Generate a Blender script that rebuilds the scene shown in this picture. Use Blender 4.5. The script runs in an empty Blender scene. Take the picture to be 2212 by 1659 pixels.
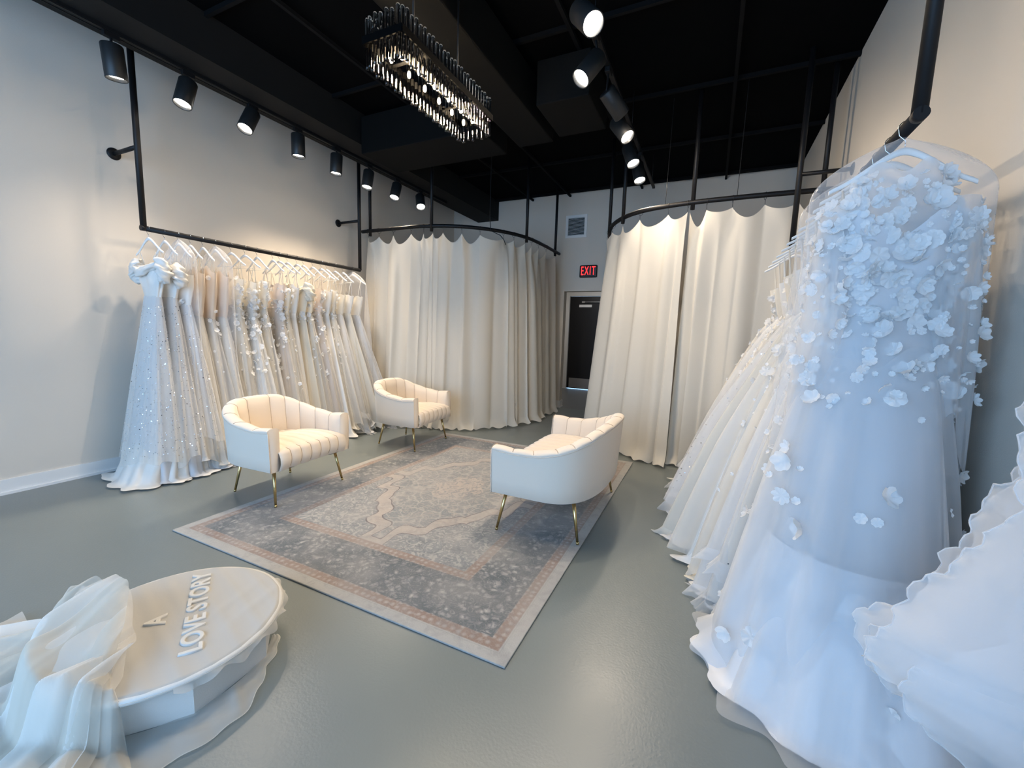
import bpy, math, random
import numpy as np
from mathutils import Vector, Matrix
PI = math.pi
S = bpy.context.scene
C = S.collection

# ------------------------------------------------------------------ camera, world, light, exposure
cam = bpy.data.cameras.new('camera'); cam.sensor_width = 36; cam.sensor_fit = 'HORIZONTAL'
cam.lens = 895.9 / 2212 * 36; cam.clip_start = .05; cam.clip_end = 60
co = bpy.data.objects.new('camera', cam); C.objects.link(co); S.camera = co
def cam_rows(a, b, c):
    ca, sa, cb, sb, cc, sc = math.cos(a), math.sin(a), math.cos(b), math.sin(b), math.cos(c), math.sin(c)
    Rz = np.array([[ca, -sa, 0], [sa, ca, 0], [0, 0, 1]]); base = np.array([[1, 0, 0], [0, 0, -1], [0, 1, 0]])
    Rp = np.array([[1, 0, 0], [0, cb, -sb], [0, sb, cb]]); Rr = np.array([[cc, -sc, 0], [sc, cc, 0], [0, 0, 1]])
    return Rr @ Rp @ base @ Rz
_M = cam_rows(-.4403, .1243, .0318)
co.matrix_world = Matrix(((_M[0][0], -_M[1][0], -_M[2][0], 0), (_M[0][1], -_M[1][1], -_M[2][1], 0), (_M[0][2], -_M[1][2], -_M[2][2], 1.35), (0, 0, 0, 1)))
S.view_settings.view_transform = 'Standard'; S.view_settings.look = 'None'
S.view_settings.gamma = 1; S.view_settings.use_curve_mapping = False
S.view_settings.exposure = 0.0
S.cycles.transparent_max_bounces = 24; S.cycles.max_bounces = 5; S.cycles.diffuse_bounces = 3; S.cycles.glossy_bounces = 2; S.cycles.transmission_bounces = 6; S.cycles.adaptive_threshold = .09; S.cycles.adaptive_min_samples = 16; S.cycles.use_adaptive_sampling = True; S.cycles.caustics_refractive = False; S.cycles.caustics_reflective = False
S.cycles.sample_clamp_indirect = 4
w = bpy.data.worlds.new('daylight'); S.world = w; w.use_nodes = True
w.node_tree.nodes['Background'].inputs[0].default_value = (.38, .64, 1, 1)
w.node_tree.nodes['Background'].inputs[1].default_value = 6.6      # daylight beyond the shop front
def light(name, kind, loc, energy, color=(1, 1, 1), direction=None, **kw):
    l = bpy.data.lights.new(name, kind); l.energy = energy; l.color = color
    for k, v in kw.items(): setattr(l, k, v)
    o = bpy.data.objects.new(name, l); C.objects.link(o); o.location = loc
    if direction is not None: o.rotation_euler = Vector(direction).to_track_quat('-Z', 'Y').to_euler()
    return o
po = light('window_portal', 'AREA', (-1.9, -1.96, 1.75), 1, direction=(0, 1, 0), shape='RECTANGLE', size=4.6, size_y=2.9)
po.data.cycles.is_portal = True
WARM = (1, .82, .62)

# ------------------------------------------------------------------ materials
def new_mat(name):
    m = bpy.data.materials.new(name); m.use_nodes = True
    nt = m.node_tree; return m, nt, nt.nodes['Principled BSDF']
def mat(name, col, rough=.6, metal=0, bump=0, scale=50, emis=None, es=1, spec=.5, **kw):
    m, nt, p = new_mat(name)
    p.inputs['Base Color'].default_value = (*col, 1); p.inputs['Roughness'].default_value = rough
    p.inputs['Metallic'].default_value = metal; p.inputs['Specular IOR Level'].default_value = spec
    if emis: p.inputs['Emission Color'].default_value = (*emis, 1); p.inputs['Emission Strength'].default_value = es
    for k, v in kw.items(): p.inputs[k.replace('_', ' ')].default_value = v
    if bump:
        tc = nt.nodes.new('ShaderNodeTexCoord'); n = nt.nodes.new('ShaderNodeTexNoise'); b = nt.nodes.new('ShaderNodeBump')
        n.inputs['Scale'].default_value = scale; n.inputs['Detail'].default_value = 4
        b.inputs['Strength'].default_value = bump; b.inputs['Distance'].default_value = .01
        nt.links.new(tc.outputs['Object'], n.inputs['Vector']); nt.links.new(n.outputs['Fac'], b.inputs['Height'])
        nt.links.new(b.outputs[0], p.inputs['Normal'])
    return m
def cloth(name, col, transl=.3, opacity=1.0, edge=0.0, scale=700, rough=.75, sheen=.2, bump=.15, spec=.25):
    """woven fabric: diffuse + light through it; opacity < 1 is a sheer weave, denser seen edge-on"""
    m, nt, p = new_mat(name); N, L = nt.nodes, nt.links
    p.inputs['Base Color'].default_value = (*col, 1); p.inputs['Roughness'].default_value = rough
    p.inputs['Sheen Weight'].default_value = sheen; p.inputs['Specular IOR Level'].default_value = spec
    tc = N.new('ShaderNodeTexCoord'); n = N.new('ShaderNodeTexNoise'); n.inputs['Scale'].default_value = scale * .12; n.inputs['Detail'].default_value = 2
    b = N.new('ShaderNodeBump'); b.inputs['Strength'].default_value = bump; b.inputs['Distance'].default_value = .004
    L.new(tc.outputs['Object'], n.inputs['Vector']); L.new(n.outputs['Fac'], b.inputs['Height']); L.new(b.outputs[0], p.inputs['Normal'])
    t = N.new('ShaderNodeBsdfTranslucent'); t.inputs['Color'].default_value = (*col, 1)
    mx = N.new('ShaderNodeMixShader'); mx.inputs[0].default_value = transl
    L.new(p.outputs[0], mx.inputs[1]); L.new(t.outputs[0], mx.inputs[2]); out = mx
    if opacity < 1:
        tr = N.new('ShaderNodeBsdfTransparent'); m2 = N.new('ShaderNodeMixShader')
        lw = N.new('ShaderNodeLayerWeight'); lw.inputs[0].default_value = .35
        ma = N.new('ShaderNodeMath'); ma.operation = 'MULTIPLY_ADD'; ma.use_clamp = True
        ma.inputs[1].default_value = edge; ma.inputs[2].default_value = opacity
        L.new(lw.outputs['Facing'], ma.inputs[0]); L.new(ma.outputs[0], m2.inputs[0])
        L.new(tr.outputs[0], m2.inputs[1]); L.new(mx.outputs[0], m2.inputs[2]); out = m2
    L.new(out.outputs[0], N['Material Output'].inputs['Surface'])
    return m
class NT:
    """tiny expression helper over shader math nodes"""
    def __init__(s, nt): s.nt = nt
    def m(s, op, a, b=None, c=None, clamp=False):
        n = s.nt.nodes.new('ShaderNodeMath'); n.operation = op; n.use_clamp = clamp
        for i, v in enumerate((a, b, c)):
            if v is None: continue
            if isinstance(v, (int, float)): n.inputs[i].default_value = v
            else: s.nt.links.new(v, n.inputs[i])
        return n.outputs[0]
    def band(s, v, lo, hi, soft=.004):
        a = s.m('SMOOTH_MAX', s.m('DIVIDE', s.m('SUBTRACT', v, lo), soft, clamp=True), 0, 0)
        b = s.m('DIVIDE', s.m('SUBTRACT', hi, v), soft, clamp=True)
        return s.m('MULTIPLY', a, b, clamp=True)
    def noise(s, vec, scale, detail=4, dist=0):
        n = s.nt.nodes.new('ShaderNodeTexNoise'); n.inputs['Scale'].default_value = scale; n.inputs['Detail'].default_value = detail
        n.inputs['Distortion'].default_value = dist; s.nt.links.new(vec, n.inputs['Vector']); return n.outputs['Fac']
    def mix(s, f, a, b):
        n = s.nt.nodes.new('ShaderNodeMix'); n.data_type = 'RGBA'
        for i, v in ((0, f), (6, a), (7, b)):
            if isinstance(v, (tuple, float, int)): n.inputs[i].default_value = (*v, 1) if isinstance(v, tuple) else v
            else: s.nt.links.new(v, n.inputs[i])
        return n.outputs[2]

M = {}
M['wall'] = mat('wall_paint', (.67, .615, .54), .75, bump=.08, scale=260)
M['trim'] = mat('trim_paint', (.78, .78, .77), .35)
M['ceiling'] = mat('ceiling_black_paint', (.0018, .0018, .002), .95, spec=.05)
M['ceiling_grid'] = mat('ceiling_black_steel', (.0045, .0045, .005), .8, spec=.1)
M['duct'] = mat('duct_black_paint', (.0038, .0038, .0036), .8, spec=.12)
M['beam'] = mat('beam_dark_paint', (.010, .0095, .009), .75, spec=.2)
M['black_metal'] = mat('black_powder_coat', (.005, .005, .006), .5, spec=.3)
M['lamp_metal'] = mat('black_lamp_housing', (.012, .013, .014), .45, spec=.5)
M['brass'] = mat('brushed_brass', (.62, .47, .22), .25, 1)
M['steel'] = mat('steel', (.6, .6, .62), .3, 1)
M['chrome'] = mat('chrome', (.8, .8, .82), .12, 1)
M['door'] = mat('door_black_paint', (.006, .006, .008), .4)
M['white_plastic'] = mat('white_plastic', (.85, .85, .84), .35)
M['lamp_glow'] = mat('lamp_lens', (1, 1, 1), .4, emis=(1, .93, .82), es=30)
M['bulb'] = mat('bulb_glow', (1, .8, .5), .4, emis=(1, .74, .42), es=700)
M['exit_red'] = mat('exit_letters', (.9, .02, .02), .5, emis=(1, .03, .03), es=2.2)
M['exit_black'] = mat('exit_housing', (.008, .004, .005), .3)
M['wood'] = mat('brown_wood', (.13, .06, .04), .6)
M['glass'] = mat('crystal_glass', (.97, .96, .95), .02, Transmission_Weight=1.0, IOR=1.5)
M['window_glass'] = mat('window_glass', (1, 1, 1), .0, Transmission_Weight=1.0, IOR=1.01)
M['sequin'] = mat('sequin', (.95, .96, 1), .18, 1)
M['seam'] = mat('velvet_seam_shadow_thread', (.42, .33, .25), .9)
M['velvet'] = cloth('cream_velvet', (.74, .645, .54), transl=0, scale=900, rough=.85, sheen=.5, bump=.1)
M['piping'] = cloth('cream_piping', (.70, .60, .50), transl=0, scale=900, sheen=.3)
M['curtain'] = cloth('ivory_curtain', (.76, .71, .62), transl=.22, scale=900, sheen=.15)
M['satin'] = cloth('ivory_satin', (.86, .84, .80), transl=.2, rough=.38, sheen=0, bump=.04, spec=.5)
M['satin_white'] = cloth('white_satin', (.86, .87, .90), transl=.2, rough=.38, sheen=0, bump=.04, spec=.5)
M['crepe'] = cloth('white_crepe', (.86, .85, .83), transl=.25)
M['cream'] = cloth('cream_crepe', (.86, .80, .68), transl=.25)
M['lining'] = cloth('pale_lining', (.80, .81, .84), transl=.35)
M['nude'] = cloth('nude_lining', (.80, .68, .56), transl=.3)
M['lace'] = cloth('ivory_lace', (.86, .82, .74), transl=.35, bump=1.0, scale=250)
M['rose_lace'] = cloth('blush_lace', (.80, .72, .67), transl=.35, bump=1.0, scale=250)
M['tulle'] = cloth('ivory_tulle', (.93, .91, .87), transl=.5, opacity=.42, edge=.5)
M['tulle_white'] = cloth('white_tulle', (.90, .91, .93), transl=.5, opacity=.36, edge=.5)
M['tulle_dense'] = cloth('dense_ivory_tulle', (.88, .86, .80), transl=.45, opacity=.72, edge=.5)
M['organza'] = cloth('white_organza', (.92, .93, .95), transl=.5, opacity=.5, edge=.5)
M['petal'] = cloth('organza_petals', (.93, .93, .93), transl=.4, opacity=.93, edge=.2)
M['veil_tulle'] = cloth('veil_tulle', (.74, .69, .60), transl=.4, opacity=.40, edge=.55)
M['frame_metal'] = mat('black_chandelier_frame', (.002, .002, .002), .9, spec=.03)
M['cover_tulle'] = cloth('platform_cover_tulle', (.62, .61, .58), transl=.2, opacity=.7, edge=.3)
M['film'] = cloth('clear_garment_film', (.95, .95, .97), transl=.1, opacity=.07, edge=.45, rough=.2, sheen=0, spec=1)
M['hem_film'] = cloth('folded_film_edge', (.95, .95, .97), transl=.1, opacity=.45, rough=.2, sheen=0)
M['platform'] = mat('platform_cloth', (.66, .65, .62), .8, bump=.15, scale=300)

def floor_mat():
    m, nt, p = new_mat('floor_epoxy'); h = NT(nt); tc = nt.nodes.new('ShaderNodeTexCoord').outputs['Object']
    n = h.noise(tc, 1.3, 3); c = h.mix(n, (.150, .176, .177), (.188, .216, .217))
    nt.links.new(c, p.inputs['Base Color'])
    r = h.m('MULTIPLY_ADD', h.noise(tc, 3, 3), .12, .27); nt.links.new(r, p.inputs['Roughness'])
    b = nt.nodes.new('ShaderNodeBump'); b.inputs['Strength'].default_value = .22; b.inputs['Distance'].default_value = .003
    nt.links.new(h.noise(tc, 95, 3), b.inputs['Height']); nt.links.new(b.outputs[0], p.inputs['Normal'])
    return m
M['floor'] = floor_mat()
M['floor_hall'] = mat('hall_floor', (.16, .17, .175), .35, bump=.1, scale=60)

def rug_mat(hx, hy):
    m, nt, p = new_mat('rug_pile'); h = NT(nt); N, L = nt.nodes, nt.links
    tc = N.new('ShaderNodeTexCoord').outputs['Object']
    sp = N.new('ShaderNodeSeparateXYZ'); L.new(tc, sp.inputs[0]); x, y = sp.outputs[0], sp.outputs[1]
    ax, ay = h.m('ABSOLUTE', x), h.m('ABSOLUTE', y)
    d = h.m('MINIMUM', h.m('SUBTRACT', hx, ax), h.m('SUBTRACT', hy, ay))      # distance in from the edge
    # ornament: warped voronoi leaves + curls
    v = N.new('ShaderNodeTexVoronoi'); v.feature = 'DISTANCE_TO_EDGE'; v.inputs['Scale'].default_value = 9
    wn = N.new('ShaderNodeTexNoise'); wn.inputs['Scale'].default_value = 7; wn.inputs['Detail'].default_value = 3
    L.new(tc, wn.inputs['Vector'])
    va = N.new('ShaderNodeVectorMath'); va.operation = 'MULTIPLY_ADD'; L.new(wn.outputs['Color'], va.inputs[0]); va.inputs[1].default_value = (.16, .16, 0); L.new(tc, va.inputs[2])
    L.new(va.outputs[0], v.inputs['Vector'])
    orn = h.m('SUBTRACT', 1, h.m('DIVIDE', v.outputs['Distance'], .09, clamp=True))
    v2 = N.new('ShaderNodeTexVoronoi'); v2.inputs['Scale'].default_value = 21; L.new(va.outputs[0], v2.inputs['Vector'])
    orn2 = h.m('SUBTRACT', 1, h.m('DIVIDE', v2.outputs['Distance'], .5, clamp=True))
    curl = h.noise(tc, 17, 3, 2.4)
    curlm = h.m('DIVIDE', h.m('SUBTRACT', curl, .5), .08, clamp=True)
    dark, mid, light_, rust, blush = (.075, .09, .10), (.20, .215, .22), (.50, .46, .42), (.255, .17, .125), (.43, .365, .315)
    field = h.mix(h.m('MULTIPLY', orn, .45), mid, dark)
    field = h.mix(h.m('MULTIPLY', curlm, .6), field, light_)
    # medallion with a stepped, scalloped outline, its border in blush
    r1 = h.m('ADD', h.m('DIVIDE', ax, hx * .62), h.m('DIVIDE', ay, hy * .70))
    scal = h.m('ADD', h.m('MULTIPLY', h.m('ABSOLUTE', h.m('SINE', h.m('MULTIPLY', h.m('SUBTRACT', ax, h.m('MULTIPLY', ay, .75)), 9))), .12), h.m('MULTIPLY', h.m('SINE', h.m('MULTIPLY', h.m('SUBTRACT', ax, h.m('MULTIPLY', ay, .6)), 25)), .035))
    r1 = h.m('ADD', r1, h.m('MULTIPLY_ADD', h.noise(tc, 5, 2), .08, scal))
    blushed = h.mix(h.m('MULTIPLY', orn2, .4), h.mix(h.m('MULTIPLY_ADD', h.noise(tc, 8, 5), 2.4, -.9, clamp=True), blush, (.33, .31, .29)), light_)
    ground = h.mix(h.m('MULTIPLY', curlm, .5), h.mix(orn, (.19, .21, .215), (.38, .36, .335)), blush)
    col = h.mix(h.band(r1, -1, 1.12), field, ground)
    col = h.mix(h.band(r1, .98, 1.14), col, blushed)
    col = h.mix(h.band(r1, .965, .985), col, (.12, .10, .10))
    col = h.mix(h.band(r1, 1.135, 1.155), col, (.12, .10, .10))
    col = h.mix(h.band(r1, -1, .45), col, h.mix(curlm, blush, mid))
    # border bands: guard, wide border, guard
    wide = h.mix(orn2, dark, h.mix(curlm, light_, mid)); wide = h.mix(h.m('MULTIPLY', orn, .35), wide, (.05, .06, .065))
    v3 = N.new('ShaderNodeTexVoronoi'); v3.inputs['Scale'].default_value = 26; v3.inputs['Randomness'].default_value = .35; L.new(tc, v3.inputs['Vector'])
    dots = h.m('SUBTRACT', 1, h.m('DIVIDE', v3.outputs['Distance'], .42, clamp=True))
    guard = h.mix(h.m('MULTIPLY', dots, .75), rust, light_)
    inb = lambda a, b: h.band(d, a, b, .006)
    col = h.mix(inb(-1, .50), col, guard)
    col = h.mix(inb(-1, .435), col, wide)
    col = h.mix(inb(.125, .14), col, dark)
    col = h.mix(inb(-1, .125), col, guard)
    col = h.mix(inb(-1, .065), col, (.40, .395, .375))
    col = h.mix(inb(.05, .057), col, (.27, .265, .25))
    # worn, faded pile
    fade = h.m('MULTIPLY_ADD', h.noise(tc, 3.2, 6, .6), 2.6, -1.0, clamp=True)
    wr2 = h.m('MULTIPLY_ADD', h.noise(tc, 11, 6, 1.5), 3.2, -1.5, clamp=True)
    col = h.mix(h.m('MULTIPLY', wr2, .45), col, (.12, .135, .145))
    col = h.mix(h.m('MULTIPLY', h.m('MULTIPLY_ADD', h.noise(tc, 24, 5, 3), 3.4, -1.75, clamp=True), .5), col, (.50, .47, .43))
    col = h.mix(h.m('MULTIPLY', fade, .62), col, (.385, .36, .335))
    grain = h.noise(tc, 150, 2)
    col = h.mix(h.m('MULTIPLY', grain, .35), col, (.28, .27, .26))
    L.new(col, p.inputs['Base Color']); p.inputs['Roughness'].default_value = .95; p.inputs['Sheen Weight'].default_value = .25; p.inputs['Specular IOR Level'].default_value = .15
    b = N.new('ShaderNodeBump'); b.inputs['Strength'].default_value = .4; b.inputs['Distance'].default_value = .004; L.new(grain, b.inputs['Height']); L.new(b.outputs[0], p.inputs['Normal'])
    return m

# ------------------------------------------------------------------ helpers
def tag(o, label=None, cat=None, group=None, kind=None):
    if label: o['label'] = label
    if cat: o['category'] = cat
    if group: o['group'] = group
    if kind: o['kind'] = kind
    return o
def empty(name, loc=(0, 0, 0), rz=0, label=None, cat=None, group=None):
    o = bpy.data.objects.new(name, None); C.objects.link(o); o.location = loc; o.rotation_euler = (0, 0, rz); o.empty_display_size = .1
    return tag(o, label, cat, group)
class B:
    """collects shapes, links them as one mesh object"""
    def __init__(s): s.v, s.f, s.sm = [], [], []
    def add(s, v, f, smooth=True):
        n = len(s.v); s.v.extend(tuple(map(float, p)) for p in v); s.f.extend(tuple(i + n for i in q) for q in f); s.sm.extend([smooth] * len(f)); return s
    def box(s, x0, x1, y0, y1, z0, z1):
        v = [(x, y, z) for z in (z0, z1) for y in (y0, y1) for x in (x0, x1)]
        return s.add(v, [(0, 2, 3, 1), (4, 5, 7, 6), (0, 1, 5, 4), (2, 6, 7, 3), (0, 4, 6, 2), (1, 3, 7, 5)], False)
    def grid(s, P, closed=False, smooth=True):
        """P[i][j] points; closed joins j ends"""
        P = np.asarray(P, float); a, b = P.shape[:2]; f = []
        for i in range(a - 1):
            for j in range(b if closed else b - 1):
                k = (j + 1) % b; f.append((i * b + j, i * b + k, (i + 1) * b + k, (i + 1) * b + j))
        return s.add(P.reshape(-1, 3), f, smooth)
    def tube(s, pts, r, n=10, caps=True, flat=1.0, up=(0, 0, 1)):
        P = [Vector(p) for p in pts]; R = r if isinstance(r, (list, tuple)) else [r] * len(P); rings = []
        prev = None
        for i, p in enumerate(P):
            t = (P[min(i + 1, len(P) - 1)] - P[max(i - 1, 0)]).normalized()
            if prev is None:
                u = Vector(up); u = u - t * u.dot(t)
                if u.length < 1e-3: u = Vector((1, 0, 0)) - t * t.x
            else: u = prev - t * prev.dot(t)
            u.normalize(); prev = u; q = t.cross(u)
            rings.append([p + (u * math.cos(a) * flat + q * math.sin(a)) * R[i] for a in (2 * PI * k / n for k in range(n))])
        s.grid([[tuple(v) for v in rg] for rg in rings], closed=True)
        if caps:
            m = len(s.v); s.f.append(tuple(range(m - n, m))); s.sm.append(False)
            s.f.append(tuple(range(m - n * len(P) + n - 1, m - n * len(P) - 1, -1))); s.sm.append(False)
        return s
    def lathe(s, prof, n=24, o=(0, 0, 0), axis=(0, 0, 1)):
        A = Vector(axis).normalized(); U = A.orthogonal().normalized(); V = A.cross(U); O = Vector(o)
        return s.grid([[tuple(O + A * z + (U * math.cos(2 * PI * k / n) + V * math.sin(2 * PI * k / n)) * r) for k in range(n)] for r, z in prof], closed=True)
    def make(s, name, m, parent=None, solid=0, loc=None):
        me = bpy.data.meshes.new(name); me.from_pydata(s.v, [], s.f); me.polygons.foreach_set('use_smooth', s.sm); me.update()
        if m: me.materials.append(M[m] if isinstance(m, str) else m)
        o = bpy.data.objects.new(name, me); C.objects.link(o)
        if parent: o.parent = parent
        if loc: o.location = loc
        if solid:
            md = o.modifiers.new('thickness', 'SOLIDIFY'); md.thickness = solid; md.offset = 0
        return o
def bevel(o, wd=.004, seg=2):
    md = o.modifiers.new('bevel', 'BEVEL'); md.width = wd; md.segments = seg; md.limit_method = 'ANGLE'; return o
def struct(name, b, m): return tag(b.make(name, m), kind='structure')
def copy_tree(o, parent=None):
    c = o.copy(); C.objects.link(c); c.parent = parent
    for ch in o.children: copy_tree(ch, c)
    return c
def ordinal(i): return ['first', 'second', 'third', 'fourth', 'fifth', 'sixth', 'seventh', 'eighth', 'ninth', 'tenth', 'eleventh', 'twelfth', 'thirteenth', 'fourteenth', 'fifteenth', 'sixteenth', 'seventeenth', 'eighteenth', 'nineteenth', 'twentieth'][i]
def sstep(a, b, x):
    t = np.clip((x - a) / (b - a), 0, 1); return t * t * (3 - 2 * t)
def spline(pts, n):
    """Catmull-Rom through pts, n samples evenly by arc length"""
    P = [np.array(p, float) for p in pts]; P = [2 * P[0] - P[1]] + P + [2 * P[-1] - P[-2]]; out = []
    for i in range(1, len(P) - 2):
        for t in np.linspace(0, 1, 24, endpoint=False):
            a, b, c, d = P[i - 1:i + 3]
            out.append(.5 * (2 * b + (c - a) * t + (2 * a - 5 * b + 4 * c - d) * t * t + (3 * b - a - 3 * c + d) * t ** 3))
    out.append(P[-2]); out = np.array(out); s = np.r_[0, np.cumsum(np.linalg.norm(np.diff(out, axis=0), axis=1))]
    q = np.linspace(0, s[-1], n); return np.stack([np.interp(q, s, out[:, k]) for k in range(out.shape[1])], 1)
def text(name, s, size, m, parent, loc, rot, ext=.004, bev=.0, sx=1.0, spacing=1.0):
    cu = bpy.data.curves.new(name, 'FONT'); cu.body = s; cu.size = size; cu.extrude = ext; cu.bevel_depth = bev; cu.bevel_resolution = 2
    cu.align_x = 'CENTER'; cu.align_y = 'CENTER'; cu.space_character = spacing
    cu.materials.append(M[m]); o = bpy.data.objects.new(name, cu); C.objects.link(o); o.parent = parent
    bpy.context.view_layer.update()
    me = bpy.data.meshes.new_from_object(o.evaluated_get(bpy.context.evaluated_depsgraph_get())); me.name = name
    bpy.data.objects.remove(o); o = bpy.data.objects.new(name, me); C.objects.link(o); o.parent = parent
    if not me.materials: me.materials.append(M[m])
    o.location = loc; o.rotation_euler = rot; o.scale = (sx, 1, 1); return o

# ------------------------------------------------------------------ room shell
XL, XR, YB, ZC, YF = -4.77, .94, 7.2, 3.76, -2.0
struct('floor', B().box(XL - .15, XR + .15, YF - .1, 7.2, -.1, 0), 'floor')
struct('floor_hall', B().box(-4.9, XR + .15, 7.2, 10.05, -.1, 0), 'floor_hall')
struct('ceiling', B().box(XL - .15, XR + .15, YF - .1, 7.35, ZC, ZC + .1), 'ceiling')
struct('wall_left', B().box(XL - .15, XL, YF - .1, 7.35, 0, ZC), 'wall')
struct('wall_right', B().box(XR, XR + .15, YF - .1, 10.05, 0, ZC), 'wall')
OX0, OX1, OZ = -2.42, -1.45, 2.10
struct('wall_back', B().box(XL, OX0, YB, YB + .14, 0, ZC).box(OX1, XR, YB, YB + .14, 0, ZC).box(OX0, OX1, YB, YB + .14, OZ, ZC), 'wall')
# front of the shop behind the viewpoint: low wall, piers, header and the glazed opening
struct('wall_front', B().box(XL, XR, YF - .1, YF, 0, .3).box(XL, XR, YF - .1, YF, 3.2, ZC).box(XL, -4.2, YF - .1, YF, .3, 3.2).box(.4, XR, YF - .1, YF, .3, 3.2), 'wall')
wf = B()
for x in (-4.2, -2.7, -1.2, .3): wf.box(x, x + .06, YF - .08, YF - .02, .3, 3.2)
wf.box(-4.2, .4, YF - .08, YF - .02, .3, .36).box(-4.2, .4, YF - .08, YF - .02, 3.14, 3.2)
wd = struct('window_1', wf, 'black_metal')
# hall behind the opening, with the exit door
struct('wall_hall', B().box(-4.9, -4.75, YB + .14, 10.05, 0, 2.7).box(-4.75, -3.17, 9.9, 10.05, 0, 2.7).box(-2.2, XR, 9.9, 10.05, 0, 2.7).box(-3.17, -2.2, 9.9, 10.05, 2.26, 2.7), 'wall')
struct('ceiling_hall', B().box(-4.9, XR, YB + .14, 10.05, 2.7, 2.8), 'wall')
def baseboard(name, b): return struct(name, b, 'trim')
baseboard('baseboard_left', B().box(XL, XL + .016, YF, YB, 0, .115).box(XL, XL + .03, YF, YB, 0, .02))
baseboard('baseboard_right', B().box(XR - .016, XR, YF, YB, 0, .125).box(XR - .03, XR, YF, YB, 0, .02))
baseboard('baseboard_back', B().box(XL, OX0, YB - .016, YB, 0, .125).box(OX0 - .0, OX0 + .016, YB - .016, YB + .14, 0, .125).box(OX1, XR, YB - .016, YB, 0, .125).box(OX0 - .1, OX0 + .03, YB - .03, YB + .14, 0, .02))
baseboard('baseboard_hall', B().box(-4.75, -3.34, 9.884, 9.9, 0, .125).box(-2.05, XR, 9.884, 9.9, 0, .125))
struct('trim_1', B().box(-3.34, -3.17, 9.875, 9.9, 0, 2.37).box(-2.2, -2.05, 9.875, 9.9, 0, 2.37).box(-3.17, -2.2, 9.875, 9.9, 2.26, 2.37), 'trim')
d = struct('door_1', B().box(-3.165, -2.205, 9.92, 9.965, .014, 2.255), 'door')
bevel(B().box(-3.11, -2.26, 9.912, 9.92, .03, .27).make('kick_plate', 'steel', d), .002)
B().box(-2.93, -2.62, 9.895, 9.92, 2.0, 2.06).make('door_closer', 'white_plastic', d)
B().box(-2.86, -2.79, 9.86, 9.9, 2.10, 2.14).box(-2.80, -2.42, 9.87, 9.885, 2.115, 2.13).make('closer_arm', 'steel', d)
# dark beam along the left wall, ceiling grid and ducts
struct('beam', B().box(-4.22, -3.78, YF, YB, 3.42, ZC), 'beam')
g = B()
for y in np.arange(-1.5, 7.2, 1.22): g.box(-3.78, XR, y, y + .03, ZC - .035, ZC)
for x in (-3.1, -2.4, -1.2, 0.0): g.box(x, x + .03, YF, YB, ZC - .06, ZC - .03)
struct('ceiling_grid', g, 'ceiling_grid')
def duct(name, bx, label):
    o = bevel(B().box(*bx).make(name, 'duct'), .01); tag(o, label, 'duct'); return o
duct('ceiling_duct', (-3.75, -2.2, 3.75, 4.35, 3.30, 3.70), 'wide black duct hung under the ceiling left of the crystal chandelier')
duct('ceiling_duct', (-2.0, -1.62, 1.6, 4.25, 3.3, 3.66), 'long black duct running above the chandelier')
duct('ceiling_duct', (-1.53, -1.06, 3.55, 4.18, 3.3, 3.66), 'short square black duct beside the right track lamps')
struct('trim_2', B().box(-4.11, -4.05, YF, 5.9, 3.395, 3.42).box(-4.105, -4.1, YF, 5.9, 3.39, 3.395).box(-4.06, -4.055, YF, 5.9, 3.39, 3.395), 'black_metal')
rt = B().box(-.90, -.865, 1.2, 6.3, 3.395, 3.42)
rt.make('light_track', 'black_metal')
tr = bpy.data.objects['light_track']; tag(tr, 'black track suspended below the ceiling carrying the right row of lamps', 'light track')
for y in (1.4, 3.0, 4.5, 6.1): B().tube([(-.8825, y, 3.42), (-.8825, y, ZC)], .004, 6).make('suspension_rod', 'black_metal', tr)

# ------------------------------------------------------------------ rug
hx, hy = 1.205, 1.542
rug = B(); n = 60
o = B().box(-hx, hx, -hy, hy, 0, .009).make('area_rug', rug_mat(hx, hy), loc=(-1.845, 2.917, .001)); bevel(o, .003)
tag(o, 'faded grey oriental area rug with rust borders on the concrete floor', 'rug')

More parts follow.
